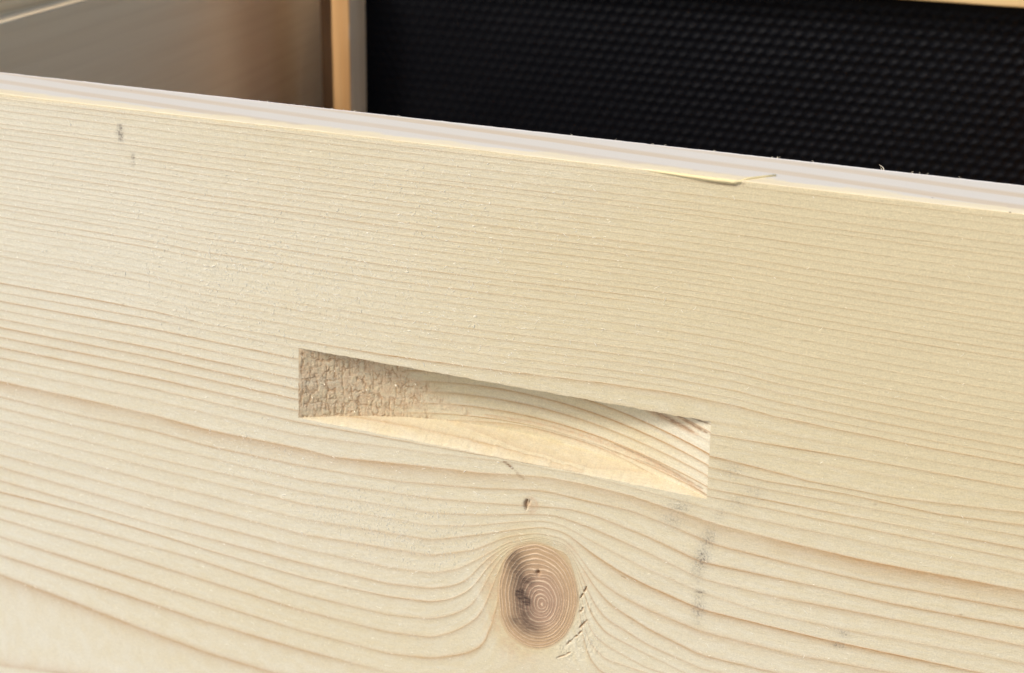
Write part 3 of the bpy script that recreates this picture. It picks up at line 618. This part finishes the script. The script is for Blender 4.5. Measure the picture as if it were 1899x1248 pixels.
# fuzz: raised fibres and crumbs, thickest left of the middle
paths, radii = [], []
fz = np.random.RandomState(17)
def surf_y(x, z):
    i = np.clip(np.searchsorted(gx, x), 0, len(gx)-1); j = np.clip(np.searchsorted(-gz, -z), 0, len(gz)-1); return YY[j, i]
def dens(x, z):
    d = .045
    d += 1.0*math.exp(-((x+5)/55)**2-((z+42)/17)**2)
    d += .85*math.exp(-((x-28)/26)**2-((z+112)/12)**2)+.4*math.exp(-((x+2)/14)**2-((z+72)/10)**2)
    d += .6*math.exp(-((x+14)/14)**2-((z+100)/9)**2)+.5*math.exp(-((x-84)/4)**2-((z+140)/7)**2)
    d += .35*math.exp(-((x-40)/40)**2-((z+14)/10)**2)
    d *= 1-.8*min(max((x-50)/60, 0), 1)*(1 if z > -130 else 0)
    return d
cnt = 0
while cnt < 6800:
    x = fz.uniform(-120, 190); z = -fz.uniform(1.2, 175)
    if fz.rand() > dens(x, z)*(.35+.65*(vnoise(np.array([x/4.0]), np.array([z/2.5]), 95)[0]*.5+.5)*1.6): continue
    if -1.5 < x < 111.8 and -84.2 < z < -61.2: continue
    if knot_r(np.array([x]), np.array([z]))[0] < 1.05: continue
    wash = math.exp(-((x-30)/26)**2-((z+112)/13)**2) > .35
    th = fz.uniform(1.2, 2.0) if wash else fz.uniform(-.9, .9)+(math.pi/2 if fz.rand() < .25 else 0)
    L = fz.uniform(.4, .9) if wash else fz.gamma(2.0, .22)+.18; y0 = surf_y(x, z)
    bend = fz.uniform(-1.2, 1.2); lift = fz.uniform(.0, .05) if wash else fz.uniform(.0, .05)
    P = []; px, pz = x, z; a = th
    for k in range(4):
        P.append((px, y0-.015-lift*math.sin(math.pi*min(k/3*.8+.1, 1)), pz)); px += math.cos(a)*L/3; pz += math.sin(a)*L/3; a += bend/3
    paths.append(P); big = (not wash) and x < 60 and fz.rand() < .09; r0 = fz.uniform(.035, .075)*(2.0 if big else 1) if not wash else fz.uniform(.05, .085); radii.append([r0*.6, r0, r0, r0*.35]); cnt += 1
v_, f_ = tubes(paths, radii, 3)
o = child('wood_fuzz', v_, f_, M_FUZZ, None); o['kind'] = 'stuff'
# hairs on the far arris of the top edge and crumbs in the hand hold
paths, radii = [], []
for px in list(fz.uniform(-90, 165, 34))+[0]:
    if px == 0: P = [(139.2, T-.3, -.05), (138.9, T-.1, .45), (138.0, T+.0, .95)]; r0 = .1
    else:
        h = fz.uniform(.12, .3)*(1.3 if px > 110 else 1); P = [(px, T-.4, -.1), (px+fz.uniform(-.3, .3), T-.3, h*.6), (px+fz.uniform(-.6, .6), T-.2, h)]; r0 = fz.uniform(.03, .06)
    paths.append(P); radii.append([r0, r0*.8, r0*.3])
for (x, z, r0) in ((25.3, -71.2, .42), (30.7, -70.4, .3), (13, -76, .2), (17.5, -73.5, .22), (3.2, -76.5, .2), (9.2, -68, .18), (21, -66, .16), (14.2, -80.5, .2), (6.4, -72.2, .2)):
    y = float(depth(np.array([x]))[0])-.5; a = fz.uniform(-1.5, 1.5)
    P = [(x, y+.15, z), (x+.5*math.cos(a)*r0*2, y-.25, z+.5*math.sin(a)*r0*2), (x+math.cos(a)*r0*2, y-.3, z-.2)]
    paths.append(P); radii.append([r0*.5, r0, r0*.4])
for k in range(150):
    x = fz.uniform(.5, 34)*fz.uniform(.3, 1); z = fz.uniform(-80.5, -63.5); y = float(depth(np.array([x]))[0])-.22; a = fz.choice([fz.uniform(-.4, .4), fz.uniform(1.2, 1.9)]); L = fz.uniform(.25, .8); r0 = fz.uniform(.03, .07)
    paths.append([(x, y, z), (x+L*.5*math.cos(a), y-.12, z+L*.5*math.sin(a)), (x+L*math.cos(a), y-.05, z+L*math.sin(a))]); radii.append([r0*.5, r0, r0*.3])
v_, f_ = tubes(paths, radii, 5)
o = child('torn_fibres', v_, f_, simple('torn_fibre_wood', (.88, .80, .62), .7, .2), None); o['kind'] = 'stuff'

# ------------------------------------------------------------------ the other walls of the box
XL = -177.0; ZL = -8.9; LW = 9.6; YB = 411.0
def extrude_y(name, prof, y0, y1, mt, parent, mats=None, fm=None, n=1):
    """prof: closed polygon in (x,z), counter-clockwise seen from -Y"""
    k = len(prof); ys = np.linspace(y0, y1, n+1)
    V = np.array([[p[0], y, p[1]] for y in ys for p in prof], float)
    F = []; FM = []
    for s in range(n):
        for i in range(k):
            j = (i+1) % k; F.append([s*k+i, (s+1)*k+i, (s+1)*k+j, s*k+j]); FM.append((fm or [0]*k)[i])
    me = bpy.data.meshes.new(name); W = V.copy(); W[:, 2] += Z0; W *= S
    faces = [tuple(f) for f in F]+[tuple(range(k)), tuple(range(n*k, n*k+k))[::-1]]
    me.from_pydata([tuple(v) for v in W], [], faces)
    for q in (mats or [mt]): me.materials.append(q)
    for i, f in enumerate(me.polygons): f.material_index = FM[i] if i < len(FM) else 0
    import bmesh
    bm = bmesh.new(); bm.from_mesh(me); bmesh.ops.recalc_face_normals(bm, faces=bm.faces); bm.to_mesh(me); bm.free()
    o = bpy.data.objects.new(name, me); C.objects.link(o); o.parent = parent; o.matrix_parent_inverse = Matrix.Translation(-parent.location); return o
r = .7
profL = [(XL, -240), (XL, ZL-r), (XL-.25, ZL-.2), (XL-r, ZL), (XL-LW, ZL), (XL-LW, -.6), (XL-LW-.6, 0), (-197+.6, 0), (-197, -.6), (-197, -240)]
fmL = [0, 1, 1, 1, 1, 1, 1, 0, 0, 0]
o = extrude_y('side_board', profL, T, YB, None, box, [M_SIDE, M_LEDGE], fmL, 12); o['label'] = 'left side board with a rabbet along its top'
XRr = 288.0
profR = [(XRr, -240), (XRr, ZL), (XRr+LW, ZL), (XRr+LW, 0), (308, 0), (308, -240)]
o = extrude_y('side_board', profR, T, YB, None, box, [M_SIDE, M_LEDGE], [0, 1, 1, 1, 0, 0], 12); o['label'] = 'right side board of the box'
bevel_box('back_board', -197, 308, YB, YB+20, -240, 0, M_BACK, box, .8)

# ------------------------------------------------------------------ the frame with its black comb sheet
fy = 308.1
frame = empty('comb_foundation', 55, fy, ZL)
tag(frame, 'wooden hive frame holding a black plastic comb sheet, hung across the box', 'hive frame')
ZB = -5.9
bevel_box('top_bar', XL-LW+1, XRr+LW-1, fy-12, fy+12, ZB, 1.6, M_TOPBAR, frame, .7, 40, .25, 3)
bevel_box('lug', XL-LW+1, XL+14, fy-11, fy+11, ZL+.01, ZB-.01, M_TOPBAR, frame, .5, 4)
bevel_box('lug', XRr-14, XRr+LW-1, fy-11, fy+11, ZL+.01, ZB-.01, M_TOPBAR, frame, .5, 4)
bevel_box('end_bar', -117.2, -107.2, fy-22, fy+15, -228, ZB-.02, M_LATH, frame, .9, 30, .2, 4)
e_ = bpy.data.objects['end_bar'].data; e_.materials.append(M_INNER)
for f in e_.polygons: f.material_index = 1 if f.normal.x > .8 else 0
bevel_box('end_bar', 218.2, 228.2, fy-22, fy+15, -228, ZL-.02, M_LATH, frame, .9, 30, .2, 5)
bevel_box('bottom_bar', -107.2, 218.2, fy-9, fy+9, -228, -219, M_TOPBAR, frame, .7, 30, .25, 6)
# comb sheet: hexagonal cells standing proud of the midrib
p_ = 5.4; fx = axis([(-107.1, 218.1, .62)]); fzv = axis([(ZB-.2, -150, .62), (-150, -219, 3)])
HXX, HZZ = np.meshgrid(fx, fzv)
row = p_*math.sqrt(3)/2
def hexd(X, Z):
    best = np.full(X.shape, 1e9); ids = np.zeros(X.shape)
    r0 = np.round(Z/row)
    for dr in (-1, 0, 1):
        rr = r0+dr; ofs = (rr % 2)*.5; c0 = np.round(X/p_-ofs)
        for dc in (-1, 0, 1):
            cx_ = (c0+dc+ofs)*p_; cz_ = rr*row; d = np.hypot(X-cx_, Z-cz_); u = d < best
            ids = np.where(u, rr*977+c0+dc, ids); best = np.where(u, d, best)
    # hexagonal norm around the winning centre is close to the radial one at this scale
    return best, ids
hx = HXX-167.6; hzv = HZZ+15.3
bd, ids = hexd(hx, hzv)
wall = smooth(1.75, 2.75, bd); rn = np.sin(ids*12.9898)*43758.5453; rn = rn-np.floor(rn)
band = smooth(ZB-3.6, ZB-6.5, HZZ)
band = band*(.25+.75*smooth(-110, 130, HXX+.5*HZZ))  # embossing fades leftward; the shade there is put into the relief
HY = fy-1.0-band*(.62*wall+.22*(rn-.5)*2*wall)+.35*vnoise(HXX/30, HZZ/22, 97)+band*.5*smooth(1.6, .2, bd)
VH = np.stack([HXX, HY, HZZ], -1).reshape(-1, 3)
o = mesh_np('comb_sheet', VH, grid_faces(*HXX.shape)[:, ::-1], M_PLASTIC, frame); o['label'] = 'black embossed plastic comb foundation'
# give the sheet its thickness
mdf = o.modifiers.new('thickness', 'SOLIDIFY'); mdf.thickness = 0.0012; mdf.offset = -1

# added frame: its dark end bar edge stands in for the shaded gap
added_frame = empty('comb_foundation', 45, fy+44, ZL)
tag(added_frame, 'added hive frame behind the pale one, its dark end bar standing in for shade', 'hive frame')
bevel_box('top_bar', XL-LW+1, XRr+LW-1, fy+33, fy+55, ZL+.01, -1.2, M_TOPBAR, added_frame, .7, 20, .25, 13)
bevel_box('end_bar', -146.6, -136.5, fy+28, fy+60, -228, ZL-.02, M_GAP_SHADE, added_frame, .9, 20, .2, 14)
bevel_box('end_bar', 223.5, 233.6, fy+28, fy+60, -228, ZL-.02, M_GAP_SHADE, added_frame, .9, 20, .2, 15)
bevel_box('bottom_bar', -136.5, 223.5, fy+36, fy+52, -228, -219, M_GAP_SHADE, added_frame, .7, 20, .25, 16)
bevel_box('comb_sheet', -136.4, 223.4, fy+43, fy+45, -219, ZL-.05, M_PLASTIC, added_frame, .4, 4)

# ------------------------------------------------------------------ added unseen sheet under the box, for bounce light
g = bpy.data.meshes.new('bounce_ground'); g.from_pydata([(-30, -30, -.0005), (30, -30, -.0005), (30, 30, -.0005), (-30, 30, -.0005)], [], [(0, 1, 2, 3)]); g.materials.append(M_BOUNCE)
go = bpy.data.objects.new('bounce_ground', g); C.objects.link(go); tag(go, 'unseen pale sheet added under the box for bounce light', None, None, 'structure')
